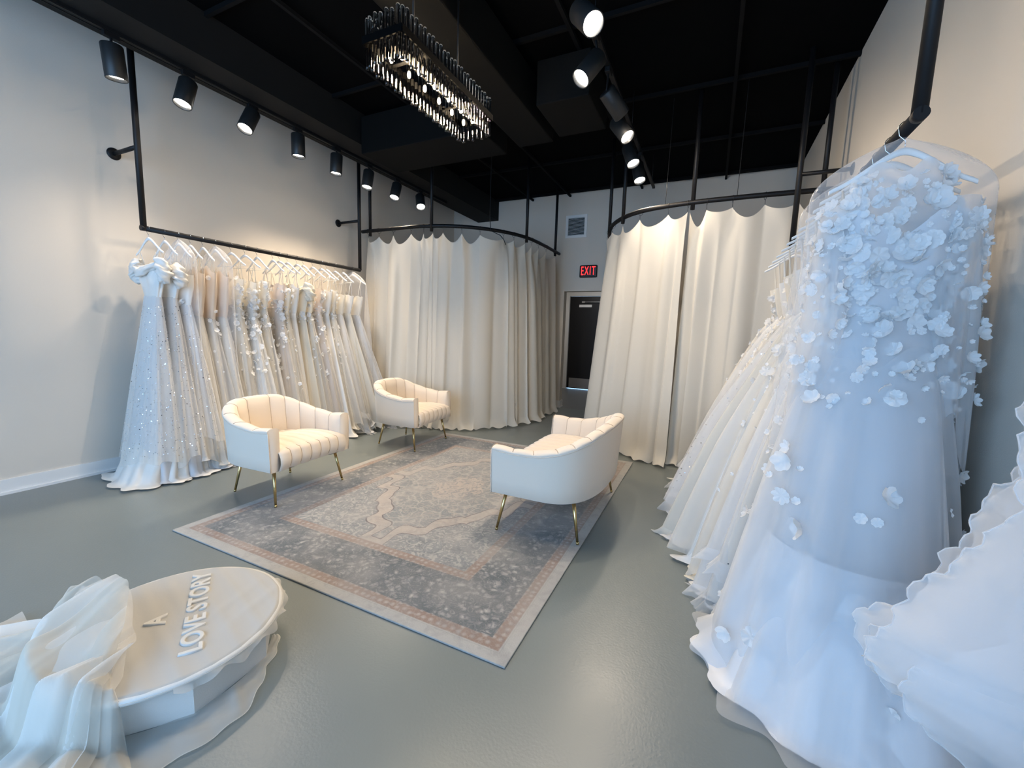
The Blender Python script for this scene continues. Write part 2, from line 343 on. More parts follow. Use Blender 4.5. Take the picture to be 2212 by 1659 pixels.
# ------------------------------------------------------------------ tub chairs
def make_seat(name, W, D, label, cat, ribs, loc, rz, group=None):
    root = empty(name, loc, rz, label, cat, group)
    hw = W / 2; zb, za, zt = .275, .60, .735; thick = .085
    st = .26 if W < 1 else .30                         # straight part of the arm before the back curves
    def plan(t, inset=0.0):
        """t 0..1 from the front of one arm round the back to the other; front at +x"""
        a, b = D - st - inset, hw - inset
        arc = PI * (3 * (a + b) - math.sqrt((3 * a + b) * (a + 3 * b))) / 2; tot = 2 * st + arc; s_ = t * tot
        if s_ < st: return np.array([-s_, -b])
        if s_ > tot - st: return np.array([-(tot - s_), b])
        th = (s_ - st) / arc * PI; e = .72
        cx, sx = math.sin(th), -math.cos(th)
        return np.array([-st - a * abs(cx) ** e, b * math.copysign(abs(sx) ** e, sx)])
    def top(t):
        u = 1 - abs(2 * t - 1); return za + (zt - za) * float(sstep(.22, .92, u)) - .012 * math.sin(PI * min(1, u / .35))
    n = 264
    T = np.linspace(0, 1, n)
    def P(t, inset, z, back=0.0):
        q = plan(t, inset); lean = back * (z - zb) / (zt - zb)
        u = float(sstep(.1, .8, 1 - abs(2 * t - 1))); return (q[0] - lean * u, q[1] * (1 - .035 * (1 - (z - zb) / (zt - zb))), z)
    # outer shell
    rows = []
    for z_, ins in ((0, .03), (.0, .008), (.02, 0), (.33, 0), (.66, 0), (1, 0)):
        rows.append([P(t, ins, zb + (top(t) - .028 - zb) * z_, .03) for t in T])
    sh = B().grid(rows)
    # underside
    sh.grid([[P(t, .03, zb, .03) for t in T], [P(t, hw * .55, zb - .004, 0) for t in T]])
    sh.make('outer_shell', 'velvet', root)
    # channelled inner back with rolled rim
    rib = lambda t: (abs(math.sin(PI * ribs * t)) ** .45)
    rows = []
    for k, (ins, dz) in enumerate(((0, -.03), (-.004, -.018), (.004, -.006), (.02, .002), (.042, .005), (.064, 0), (.08, -.014))):
        rows.append([P(t, ins, top(t) + dz - (.010 * (1 - rib(t)) if k > 1 else 0), .03) for t in T])
    for f in (.75, .5, .25, 0):
        rows.append([P(t, thick - .010 + .016 * (1 - f) + .022 * rib(t), .385 + (top(t) - .03 - .385) * f, .03) for t in T])
    bk = B().grid(rows).make('channelled_back', 'velvet', root)
    sb = B(); NB = np.array(rows)
    for k in range(1, ribs):
        j = int(round(k / ribs * (n - 1))); sb.tube(NB[2:, j] + np.array([0, 0, .001]), .0022, 5)
    tag(sb.make('seams', 'seam', bk), kind='stuff')
    # arm fronts
    for s_, t in ((-1, 0), (1, 1)):
        rows = []
        for z_ in np.linspace(0, 1, 9):
            z = zb + (top(t) + .0 - zb) * z_; bulge = .016 * math.sin(PI * min(1, max(0.02, z_))) ** .4
            ys = [P(t, i_, z)[1] for i_ in (0, .02, .05, .075, thick + .006)]
            rows.append([(bulge * (0 if i in (0, 4) else (.8 if i in (1, 3) else 1)), y, z - (.012 if (z_ > .99 and i in (0, 4)) else 0)) for i, y in enumerate(ys)])
        B().grid(rows).make('arm_front', 'velvet', root)
    pp = [P(t, -.003, top(t) - .028, .03) for t in T]
    B().tube(pp, .0035, 6).make('piping', 'piping', root)
    for t in (0, 1): B().tube([(.004, P(t, -.001, z)[1], z) for z in np.linspace(zb, top(t) - .03, 6)], .0035, 6).make('piping', 'piping', root)
    # seat cushion with channels running front to back, fanning
    ns, m_ = max(6, int(round(W * 8.5))), 16; rows = []; sw = hw - thick + .014
    per = 10; cols = ns * per + 1
    for j in range(m_ + 9):
        row = []
        for i in range(cols):
            u = i / (cols - 1); r_ = abs(math.sin(PI * ns * u)) ** .42
            if j <= 8:                                    # front face rolling over
                a = j / 8 * PI / 2; x = .012 + .035 * math.sin(PI / 2 - a * 1.0) * 1 + .0; z = .285 + (.425 - .285) * (j / 8) ** 1.0
                x = .012 + .028 * math.sin(PI * (j / 8) * .9) - (.0 if j < 8 else 0); x += .012 * r_
                z += .0
            else:
                v = (j - 8) / m_; x = .012 - v * (D - thick - .02); z = .432 + .028 * math.sin(PI * min(1, v * 1.15 + .08)) ** .6 + .016 * r_ - .018
            fan = 1 - .30 * max(0, -x) / D
            if W > 1: fan = 1 - .1 * max(0, -x) / D
            row.append((x, (u * 2 - 1) * sw * fan * (1 + .0), z - .006 * (abs(u * 2 - 1) ** 6) * 2))
        rows.append(row)
    sc = B().grid(rows).make('seat_cushion', 'velvet', root)
    sb = B(); NB = np.array(rows)
    for k in range(1, ns): sb.tube(NB[1:, k * per] + np.array([.0008, 0, .0012]), .0022, 5)
    tag(sb.make('seams', 'seam', sc), kind='stuff')
    # splayed tapered brass legs
    for sx, sy in ((-.075, -1), (-.075, 1), (-(D - .14), -1), (-(D - .14), 1)):
        y0 = sy * (hw - .10); k = 1 if sx > -.2 else -1; y0 = y0 if k > 0 else sy * (hw - .17)
        b = B().tube([(sx, y0, zb + .005), (sx + k * .05, y0 + sy * .035, 0.018)], [.0135, .0085], 12)
        lg = b.make('leg', 'brass', root)
        B().tube([(sx + k * .05, y0 + sy * .035, .018), (sx + k * .053, y0 + sy * .037, 0)], .0095, 12).make('foot_cap', 'brass', lg)
    return root
RZ = .0105
make_seat('tub_armchair', .775, .66, 'cream velvet channel-back armchair nearest the camera, on the left rug edge', 'armchair', 11, (-2.79, 2.235, RZ), math.radians(3), 'cream velvet armchairs by the left rack')
make_seat('tub_armchair', .775, .66, 'cream velvet channel-back armchair farther back, in front of the left curtain', 'armchair', 11, (-2.83, 3.89, RZ), math.radians(3), 'cream velvet armchairs by the left rack')
make_seat('loveseat', 1.28, .66, 'cream velvet loveseat seen from behind at the right rug edge', 'loveseat', 15, (-1.235, 2.975, RZ), math.radians(180), None)

# ------------------------------------------------------------------ garment racks
RX, RZ_ = -4.38, 2.12
def rack(name, x, wall, y0, y1, label):
    root = empty(name, (x, (y0 + y1) / 2, 2.1), 0, label, 'clothes rack'); yo = (y0 + y1) / 2
    r = .0225
    for y in (y0, y1): B().tube([(0, y - yo, RZ_ - 2.1), (0, y - yo, ZC - 2.1)], r, 16).make('pole', 'black_metal', root)
    B().tube([(0, y0 - yo - .0, RZ_ - 2.1), (0, y1 - yo, RZ_ - 2.1)], r, 16).tube([(0, y0 - yo - .022, RZ_ - 2.1), (0, y0 - yo + .01, RZ_ - 2.1)], r * 1.02, 16).make('rail', 'black_metal', root)
    s = 1 if wall > x else -1
    for y in (y0, y1):
        b = B().tube([(0, y - yo, .665), (wall - x - s * .012, y - yo, .665)], .017, 14).make('wall_bracket', 'black_metal', root)
        B().lathe([(.001, .014), (.03, .014), (.048, .006), (.05, 0), (.001, 0)], 24, (wall - x, y - yo, .665), (-s, 0, 0)).make('flange', 'black_metal', b)
    return root
rack('garment_rack', RX, XL, 1.93, 4.33, 'black pipe clothes rack fixed to the left wall, holding a row of gowns')
rack('garment_rack', .575, XR, 1.94, 4.42, 'black pipe clothes rack fixed to the right wall behind the floral gown')

def hanger_arms(b, hw, apex, tip, t=.006, hh=.018, dy=0):
    rows = []
    for u in np.linspace(-1, 1, 33):
        a = abs(u); z = apex - (apex - tip) * (.45 * math.sqrt(a * a + .004) + .55 * (3 * a * a - 2 * a ** 3)); h_ = hh * (1.25 - .5 * a)
        th = t * (1.1 - .3 * a)
        if a > .97: z -= .004
        x = u * hw; rows.append([(x, -th, z), (x, -th * .6, z + h_ * .5), (x, th * .6, z + h_ * .5), (x, th, z), (x, th * .6, z - h_ * .6), (x, -th * .6, z - h_ * .6)])
    b.grid(rows, closed=True)
    for r_ in (rows[0], rows[-1]): b.add(r_, [tuple(range(6))], False)
    return b
def make_hanger(bar):
    root = empty('clothes_hanger')
    b = hanger_arms(B(), .212, -.075, -.20)
    if bar: b.tube([(-.19, 0, -.205), (.19, 0, -.205)], .0022, 6)
    b.make('hanger_body', 'white_plastic', root)
    pts = [(.026 * math.cos(a), 0, .026 * math.sin(a)) for a in np.linspace(-.35, PI, 14)]
    pts = pts[::-1] and [(0, 0, -.07), (0, 0, -.055), (-.0, 0, -.045)] + [(-.02, 0, -.025)] + [(.0255 * math.cos(a), 0, .0255 * math.sin(a)) for a in np.linspace(PI, .1, 12)]
    B().tube(pts, .0016, 6).make('hook', 'chrome', root)
    return root

# ------------------------------------------------------------------ gowns
rnd = random.Random(5)
def skirt_fn(cx, cy, z0, z1, a0, b0, a1, b1, dx=0, dy=0, nf=9, amp=.16, seed=0, p=1.0, hemwave=.03, sharp=.75, puddle=0.0, xlim=None, tw=.4):
    R = random.Random(seed); W = []
    for k in range(5):
        W.append((max(2, int(nf * (.45 + .32 * k) + R.random() * 2)), R.random() * 6.28, (R.random() - .5) * tw * 2, 1 / (1 + .45 * k)))
    hw_ = [(R.randint(2, 5), R.random() * 6.28) for _ in range(3)]
    sw = sum(q[3] for q in W)
    def f(t, th):
        e = t ** p
        F = 0
        for n_, ph, dr, wt in W:
            c = np.cos(n_ * th + ph + dr * t * 2.5); F = F + wt * np.sign(c) * np.abs(c) ** sharp
        F = F / sw
        fl = sstep(.0, .55, t); r = 1 + amp * F * (.18 + .82 * fl)
        pu = sstep(.93, 1.0, t) * puddle
        r = r * (1 + pu * (1 + .5 * F))
        x = cx + dx * e + (a0 + (a1 - a0) * e) * np.cos(th) * r
        y = cy + dy * e + (b0 + (b1 - b0) * e) * np.sin(th) * r
        z = z0 - (z0 - z1) * np.minimum(1, t / (1 if not puddle else .97))
        for n_, ph in hw_: z = z + hemwave * t ** 4 * np.sin(n_ * th + ph) * .5
        z = np.maximum(z, .004 + .012 * (1 + F) * (t > .9))
        if xlim:
            lo, hi = xlim
            x = np.where(x < lo + .06, lo + .06 * np.exp((x - lo - .06) / .06), x) if lo is not None else x
            x = np.where(x > hi - .06, hi - .06 * np.exp(-(x - hi + .06) / .06), x) if hi is not None else x
        return np.stack([x, y, z], -1)
    return f
def surf(f, rows=34, cols=110, t0=0, t1=1, th0=0, th1=2 * PI):
    t = np.linspace(t0, t1, rows)[:, None]; full = abs(th1 - th0 - 2 * PI) < 1e-6
    th = np.linspace(th0, th1, cols, endpoint=not full)[None, :]
    T, H = np.broadcast_arrays(t, th); return f(T, H), full
def skirt(name, mt, parent, f, rows=34, cols=110, t0=0, t1=1, th0=0, th1=2 * PI):
    G, full = surf(f, rows, cols, t0, t1, th0, th1); return B().grid(G, closed=full).make(name, mt, parent)
def scatter(f, n, R, tmin=0, tmax=1, dens=None):
    out = []
    while len(out) < n:
        t = tmin + (tmax - tmin) * R.random(); th = R.random() * 2 * PI
        if dens and R.random() > dens((t - tmin) / (tmax - tmin)): continue
        e = 1e-3; P0, P1, P2 = (f(np.array(a), np.array(b)) for a, b in ((t, th), (t + e, th), (t, th + e)))
        nn = np.cross(P2 - P0, P1 - P0); l = np.linalg.norm(nn)
        if l < 1e-12: continue
        nn = nn / l; out.append((P0, -nn if nn @ (P0 - f(np.array(t), np.array(th + PI))) < 0 else nn))
    return out
def sequins(parent, f, n, seed, tmin=.05, tmax=.97, size=.0032):
    R = random.Random(seed); b = B()
    for P0, N in scatter(f, n, R, tmin, tmax, lambda u: .35 + .65 * u):
        N = Vector(N) + Vector((R.gauss(0, .5), R.gauss(0, .5), R.gauss(0, .5))); N.normalize(); U = N.orthogonal().normalized(); V = N.cross(U); r = size * (.6 + R.random())
        p = Vector(P0) + Vector(N) * .002
        b.add([p + U * r, p + V * r, p - U * r, p - V * r], [(0, 1, 2, 3)], False)
    return tag(b.make('sequins', 'sequin', parent), kind='stuff')
def flowers(name, mt, parent, pts, rad, seed, off=.004, spread=.35, single=False):
    R = random.Random(seed); b = B()
    for P0, N in pts:
        N = Vector(N) + Vector((R.gauss(0, spread), R.gauss(0, spread), R.gauss(0, spread))); N.normalize()
        U = N.orthogonal().normalized(); a0 = R.random() * 6.28; V = N.cross(U); r = rad * (.45 + 1.3 * R.random() ** 1.6); k = R.choice((5, 6, 7, 8)); m_ = 28
        p = Vector(P0) + N * off; v = [p]; cup = R.uniform(-.1, .7)
        for rr in (.5, 1.0):
            for i in range(m_):
                a = 2 * PI * i / m_; q = r * rr * (.80 + .20 * abs(math.cos(k * a / 2)) ** .6 if rr > .6 else 1)
                v.append(p + (U * math.cos(a + a0) + V * math.sin(a + a0)) * q + N * (cup * r * rr * rr + .12 * r * rr * math.cos(k * a)))
        f = [(0, 1 + i, 1 + (i + 1) % m_) for i in range(m_)] + [(1 + i, 1 + m_ + i, 1 + m_ + (i + 1) % m_, 1 + (i + 1) % m_) for i in range(m_)]
        if single: tag(B().add(v, f).make(name, mt, parent)); continue
        b.add(v, f)
    return None if single else tag(b.make(name, mt, parent), kind='stuff')
def bodice_fn(cx, cy, ztop, zw, a_t, b_t, a_w, b_w, neck=.05, cups=.0, amp=.02, seed=0, nf=7):
    R = random.Random(seed); ph = R.random() * 6
    def f(t, th):
        dip = neck * np.exp(-((np.cos(th)) / .35) ** 2) - neck * .5 * np.exp(-((np.abs(np.cos(th)) - .62) / .25) ** 2)
        z = (ztop - dip) * (1 - t) + zw * t
        s_ = np.clip((z - zw) / (ztop - zw), 0, 1); s2 = s_ ** .8
        cupb = cups * np.exp(-((s_ - .62) / .28) ** 2) * np.exp(-((np.abs(np.cos(th)) - .5) / .3) ** 2)
        r = 1 + amp * np.cos(nf * th + ph + 4 * t) * (1 - .3 * t)
        x = cx + (a_w + (a_t - a_w) * s2) * np.cos(th) * r; y = cy + (b_w + (b_t - b_w) * s2) * np.sin(th) * r
        y = y + np.sign(np.sin(th)) * cupb
        return np.stack([x, y, z], -1)
    return f
def crumple(name, mt, parent, pts, r, seed, k=9, amp=.35, n=26):
    """gathered cloth roll: a tube along pts with deep random creases"""
    R = random.Random(seed); ph = [R.random() * 6.28 for _ in range(6)]; Q = spline(pts, 40); rows = []
    for i, p in enumerate(Q):
        u = i / 39; t = Vector(Q[min(i + 1, 39)] - Q[max(i - 1, 0)]).normalized(); U = Vector((0, 0, 1)) - t * t.z
        if U.length < .05: U = Vector((0, 1, 0)) - t * t.y
        U.normalize(); V = t.cross(U); row = []
        env = math.sin(PI * min(1, max(0, .06 + .88 * u))) ** .5
        for j in range(n):
            a = 2 * PI * j / n
            q = r * env * (1 + amp * (.5 * math.sin(3 * a + 9 * u + ph[0]) + .3 * math.sin(5 * a - 14 * u + ph[1]) + .35 * math.sin(k * 3 * u + ph[2] + 2 * a) + .2 * math.sin(9 * a + 20 * u + ph[3])))
            row.append(tuple(Vector(p) + (U * math.cos(a) + V * math.sin(a)) * q))
        rows.append(row)
    return B().grid(rows, closed=True).make(name, mt, parent)
def ruffle(name, mt, parent, f, t, width, seed, n=420, waves=26, out=.5, amp=.02, th0=0, th1=2 * PI, zf=-1.9):
    """frill along the hem line t of surface f"""
    R = random.Random(seed); ph = [R.random() * 6.28 for _ in range(3)]; rows = [[], [], [], []]
    for j in range(n):
        th = th0 + (th1 - th0) * j / (n - 1); P0 = f(np.array(t), np.array(th)); Pc = f(np.array(t), np.array(th + PI)); d_ = P0 - Pc; d_[2] = 0; d_ = d_ / (np.linalg.norm(d_) + 1e-9)
        w_ = math.sin(waves * th + ph[0]) * .6 + math.sin(waves * 1.73 * th + ph[1]) * .4
        for k, u in enumerate((0, .33, .66, 1)):
            q = P0 + d_ * (width * out * u + amp * w_ * u) + np.array([0, 0, -width * u * (.75 + .15 * w_)])
            q[2] = max(q[2], zf + .004 + .012 * abs(w_)); rows[k].append(q)
    return B().grid(rows).make(name, mt, parent)
def strap(b, p0, p1, w_=.006, sag=.0):
    P = [np.array(p0) * (1 - u) + np.array(p1) * u + np.array([0, 0, -sag * math.sin(PI * u)]) for u in np.linspace(0, 1, 6)]
    b.tube(P, w_, 6, flat=.25, up=(0, 1, 0))

def gown(y, side, rx, style, label, group, seed, hem=.02, aw=.33, bw=.11, dyh=0, dxh=0, xlim=None, name='wedding_gown', pw_=None):
    """one gown on its hanger; side = +1 when the room lies towards +x"""
    root = empty(name, (rx, y, 1.9), 0, label, 'wedding gown', group); R = random.Random(seed)
    X = lambda p: np.array(p)
    lo, hi = (xlim[0] - rx if xlim[0] is not None else None, xlim[1] - rx if xlim[1] is not None else None) if xlim else (None, None)
    def loc(f): return lambda t, th: f(t, th) - np.array([0, 0, 1.9])
    mb = style.get('bodice', 'lace'); ms = style.get('skirt', 'crepe'); zt, zw = style.get('top', 1.80), style.get('waist', 1.52)
    bf = loc(bodice_fn(.01, 0, zt, zw, .165, .052, .105, .036, neck=style.get('neck', .05), cups=.018, amp=style.get('gather', .02), seed=seed, nf=style.get('nf', 7)))
    skirt('bodice', mb, root, bf, 16, 64)
    sf = loc(skirt_fn(0, 0, zw + .005, hem, .106, .037, aw, bw, dxh, dyh, nf=R.randint(6, 10), amp=style.get('amp', .17), seed=seed * 7 + 1, p=pw_ or style.get('p', 1.05), hemwave=style.get('hw', .03), puddle=style.get('puddle', .12), xlim=(lo, hi)))
    skirt('skirt', ms, root, sf, 36, 120)
    if style.get('over'):
        of = loc(skirt_fn(0, 0, zw + .01, hem + style.get('overlift', .04), .112, .042, aw * 1.12, bw * 1.22, dxh, dyh, nf=R.randint(7, 12), amp=style.get('amp', .17) * 1.15, seed=seed * 7 + 2, p=pw_ or 1.0, hemwave=.07, puddle=0, xlim=(lo, hi)))
        skirt('tulle_overlay', style['over'], root, of, 34, 130)
    else: of = sf
    if style.get('tiers'):
        for k in range(style['tiers']):
            t = 1 - (k + .0) * .16
            ruffle('ruffled_hem' if k == 0 else 'ruffle_tier', style.get('over') or ms, root, of, min(.99, t), .09, seed + k, out=.6)
    if style.get('sequins'): sequins(root, of, style['sequins'], seed + 3)
    if style.get('lace_motif'):
        n_ = style['lace_motif']
        pts = scatter(bf, n_ // 3, R, .02, 1) + scatter(of, n_ - n_ // 3, R, 0, style.get('motif_to', .55), lambda u: 1 - .8 * u)
        flowers('lace_applique', style.get('motif_mat', 'petal'), root, pts, style.get('motif_r', .017), seed + 4)
    if style.get('bow'):
        crumple('bow', ms, root, [(-.10, -.05, zw - 1.9 + .03), (-.03, -.065, zw - 1.9), (.04, -.06, zw - 1.9 + .01), (.11, -.045, zw - 1.9 + .04)], .028, seed)
        b = B()
        for s_ in (-1, 1):
            P = spline([(0, -.06, zw - 1.9), (.02 * s_, -.08, zw - 2.1), (.05 * s_, -.09, zw - 2.4)], 12)
            b.grid([[tuple(p + np.array([w_ * (1 + .3 * math.sin(i)), 0, 0])) for w_ in (-.018, .018)] for i, p in enumerate(P)])
        b.make('bow_tail', ms, root)
    if style.get('puff'):
        for s_ in (-1, 1):
            crumple('puff_sleeve', mb if style.get('puff') is True else style['puff'], root, [(s_ * .135, .0, zt - 1.9 + .055), (s_ * .20, -.02, zt - 1.9 + .02), (s_ * .215, 0, zt - 1.9 - .07), (s_ * .15, .01, zt - 1.9 - .12)], .05, seed + s_ + 5)
        crumple('neckline_drape', mb if style.get('puff') is True else style['puff'], root, [(-.17, -.02, zt - 1.9 + .03), (-.08, -.06, zt - 1.9 - .02), (.0, -.07, zt - 1.9 - .05), (.09, -.06, zt - 1.9 - .02), (.17, -.02, zt - 1.9 + .03)], .036, seed + 9)
    sx = .15 if style.get('puff') else .13
    for s_ in (-1, 1):
        for yy in (-.03, .03):
            b = B(); strap(b, (s_ * sx * .9, yy, zt - 1.9 - .01), (s_ * (sx + .01), 0, 1.96 - 1.9 - .0), .005); b.make('strap', style.get('strapm', mb), root)
    if style.get('train'):
        tf = loc(skirt_fn(0, 0, .5, .012, .2, .1, aw * .95, bw * 1.3, dxh * 1.3, dyh * 1.6, nf=8, amp=.22, seed=seed + 31, puddle=.25, hemwave=.0, xlim=(lo, hi)))
        skirt('train', style['train'], root, tf, 26, 120)
    clamp_walls(root)
    return root

def clamp_walls(root):
    lo, hi = XL + .03 - root.location.x, XR - .03 - root.location.x
    for ch in root.children_recursive:
        if ch.type != 'MESH' or abs(ch.location.x) > 1e-6: continue
        n = len(ch.data.vertices); a = np.empty(n * 3); ch.data.vertices.foreach_get('co', a); a = a.reshape(-1, 3); a[:, 0] = np.clip(a[:, 0], lo, hi); ch.data.vertices.foreach_set('co', a.ravel()); ch.data.update()
ST = {
 'sparkle': dict(bodice='satin', skirt='lining', over='tulle', sequins=2600, puff=True, top=1.80, waist=1.55, gather=.06, nf=9, train='satin', overlift=.16, strapm='satin'),
 'sparkle2': dict(bodice='satin', skirt='lining', over='tulle', sequins=1800, puff=True, top=1.77, waist=1.55, gather=.06, train='satin', overlift=.14, strapm='satin'),
 'sparkle3': dict(bodice='satin', skirt='crepe', over='tulle_white', sequins=1400, bow=True, top=1.76, waist=1.50, overlift=.2, train='satin_white'),
 'nude': dict(bodice='nude', skirt='lace', over='tulle', top=1.78, waist=1.40, neck=.14, sequins=250, strapm='tulle_dense'),
 'nude2': dict(bodice='nude', skirt='lace', over='tulle_white', top=1.80, waist=1.38, neck=.16, lace_motif=40, strapm='tulle_dense', tiers=1),
 'lace': dict(bodice='lace', skirt='lace', over='tulle', lace_motif=170, top=1.78, motif_to=.5, sequins=200),
 'lace2': dict(bodice='lace', skirt='crepe', over='tulle', lace_motif=220, top=1.76, motif_to=.45, motif_r=.02),
 'rose': dict(bodice='rose_lace', skirt='rose_lace', lace_motif=200, top=1.77, motif_to=.6, over='tulle'),
 'cream': dict(bodice='cream', skirt='cream', top=1.76, waist=1.5, lace_motif=40, motif_to=.1, motif_r=.024, puff=True),
 'cream2': dict(bodice='cream', skirt='cream', over='tulle', lace_motif=120, motif_to=.8, top=1.74, waist=1.5, amp=.12),
 'satin': dict(bodice='satin', skirt='satin', top=1.76, waist=1.5, bow=True, amp=.2),
 'plain': dict(bodice='crepe', skirt='crepe', top=1.76, waist=1.48, amp=.2, neck=.1),
 'tulle': dict(bodice='lace', skirt='crepe', over='tulle_white', top=1.74, waist=1.5, tiers=2, amp=.22),
 'tulle2': dict(bodice='crepe', skirt='lining', over='tulle_dense', top=1.74, waist=1.52, tiers=1, amp=.24),
}
HOOKS = [1.959, 2.073, 2.18, 2.274, 2.378, 2.488, 2.634, 2.771, 2.898, 3.074, 3.152, 3.247, 3.368, 3.451, 3.578, 3.702, 3.781, 3.909, 4.037, 4.197]
LST = [('sparkle', 'sequinned ivory gown with gathered puffed bodice, first at the near end of the left rack'),
 ('sparkle2', 'slim sequinned ivory gown squeezed second from the near end of the left rack'),
 ('sparkle3', 'sparkling tulle gown with satin bow waist, third on the left rack'),
 ('nude', 'champagne-lined gown with sheer tulle skirt, fourth on the left rack'),
 ('nude2', 'champagne-lined deep-neck gown, fifth from the near end of the left rack'),
 ('nude', 'tulle gown over nude bodice, sixth from the near end of the left rack'),
 ('lace', 'beaded ivory lace gown, seventh from the near end of the left rack'),
 ('lace2', 'floral lace gown with tulle skirt, eighth on the left rack'),
 ('lace', 'strapless lace gown, ninth from the near end of the left rack'),
 ('rose', 'blush gown covered in lace flowers, tenth on the left rack'),
 ('cream2', 'cream gown with ruffled flower bodice, eleventh on the left rack'),
 ('plain', 'plain smooth cream-white gown, twelfth from the near end of the left rack'),
 ('cream', 'cream gown with puffed floral sleeves, thirteenth on the left rack'),
 ('cream2', 'cream lace-dotted gown, fourteenth from the near end of the left rack'),
 ('rose', 'blush lace gown, fifteenth from the near end of the left rack'),
 ('satin', 'ivory satin gown with bow, sixteenth on the left rack'),
 ('lace', 'narrow strap lace gown, seventeenth on the left rack'),
 ('tulle', 'ivory gown with ruffled tulle skirt, eighteenth on the left rack'),
 ('tulle2', 'full tulle gown second from the far end of the left rack'),
 ('tulle', 'ruffled tulle gown at the far end of the left rack, beside the curtain')]
for i, (y, (st, lb)) in enumerate(zip(HOOKS, LST)):
    n = len(HOOKS); dyh = -.12 if i == 0 else (-.06 if i == 1 else (.14 if i == n - 1 else rnd.uniform(-.03, .03)))
    gown(y, 1, RX, ST[st], lb, 'gowns on the left rack', 100 + i, hem=rnd.choice((.0, .02, .05, .1)) if i > 1 else .0,
         aw=.27 + .05 * rnd.random() + (.06 if i > 14 else 0), bw=.13 + .03 * rnd.random(), dyh=dyh, dxh=.06 + .03 * rnd.random() + (.06 if i > 13 else 0), xlim=(XL + .03, None))
hang0 = make_hanger(False); hang1 = make_hanger(True); used0 = used1 = False
def place_hanger(x, y, rz, bar, label, group):
    global used0, used1
    if bar: h = hang1 if not used1 else copy_tree(hang1); used1 = True
    else: h = hang0 if not used0 else copy_tree(hang0); used0 = True
    h.location = (x, y, RZ_ + .0); h.rotation_euler = (0, 0, rz); tag(h, label, 'hanger', group); return h
for i, y in enumerate(HOOKS):
    place_hanger(RX, y, rnd.uniform(-.12, .12), i in (6, 7, 8, 10, 16, 18), f'white hanger holding the {ordinal(i)} gown from the near end of the left rack', 'white hangers on the left rail')

# ---- right rack
RRX = .575
RYS = [2.16, 2.30, 2.46, 2.64, 2.82, 3.0, 3.2, 3.42, 3.64, 3.88, 4.12]
RST = ['lace', 'tulle', 'cream2', 'lace2', 'tulle2', 'sparkle3', 'tulle', 'lace', 'satin', 'tulle', 'lace2']
for i, (y, st) in enumerate(zip(RYS, RST)):
    desc = {'lace': 'ivory lace gown', 'tulle': 'white ruffled tulle gown', 'cream2': 'cream lace-dotted gown', 'lace2': 'floral lace tulle gown', 'tulle2': 'dense tulle gown', 'sparkle3': 'sparkling tulle gown', 'satin': 'ivory satin gown'}[st]
    lb = f'{desc} on the right rack, {ordinal(i)} behind the floral gown' if i < len(RYS) - 1 else 'lace tulle gown at the far end of the right rack, beside the curtain'
    xl = .22 - .05 * i if i < 6 else .02 - .0 * i
    gown(y, -1, RRX, ST[st], lb, 'gowns on the right rack', 300 + i, hem=rnd.choice((.0, .03)), aw=.37 + .035 * min(i, 4), bw=.17, dxh=-.06 - .012 * i, dyh=rnd.uniform(-.03, .05), xlim=(None, XR - .03), pw_=.74)
    place_hanger(RRX, y, rnd.uniform(-.1, .1), False, f'white hanger holding the {ordinal(i)} gown behind the floral gown on the right rack', 'white hangers on the right rail')

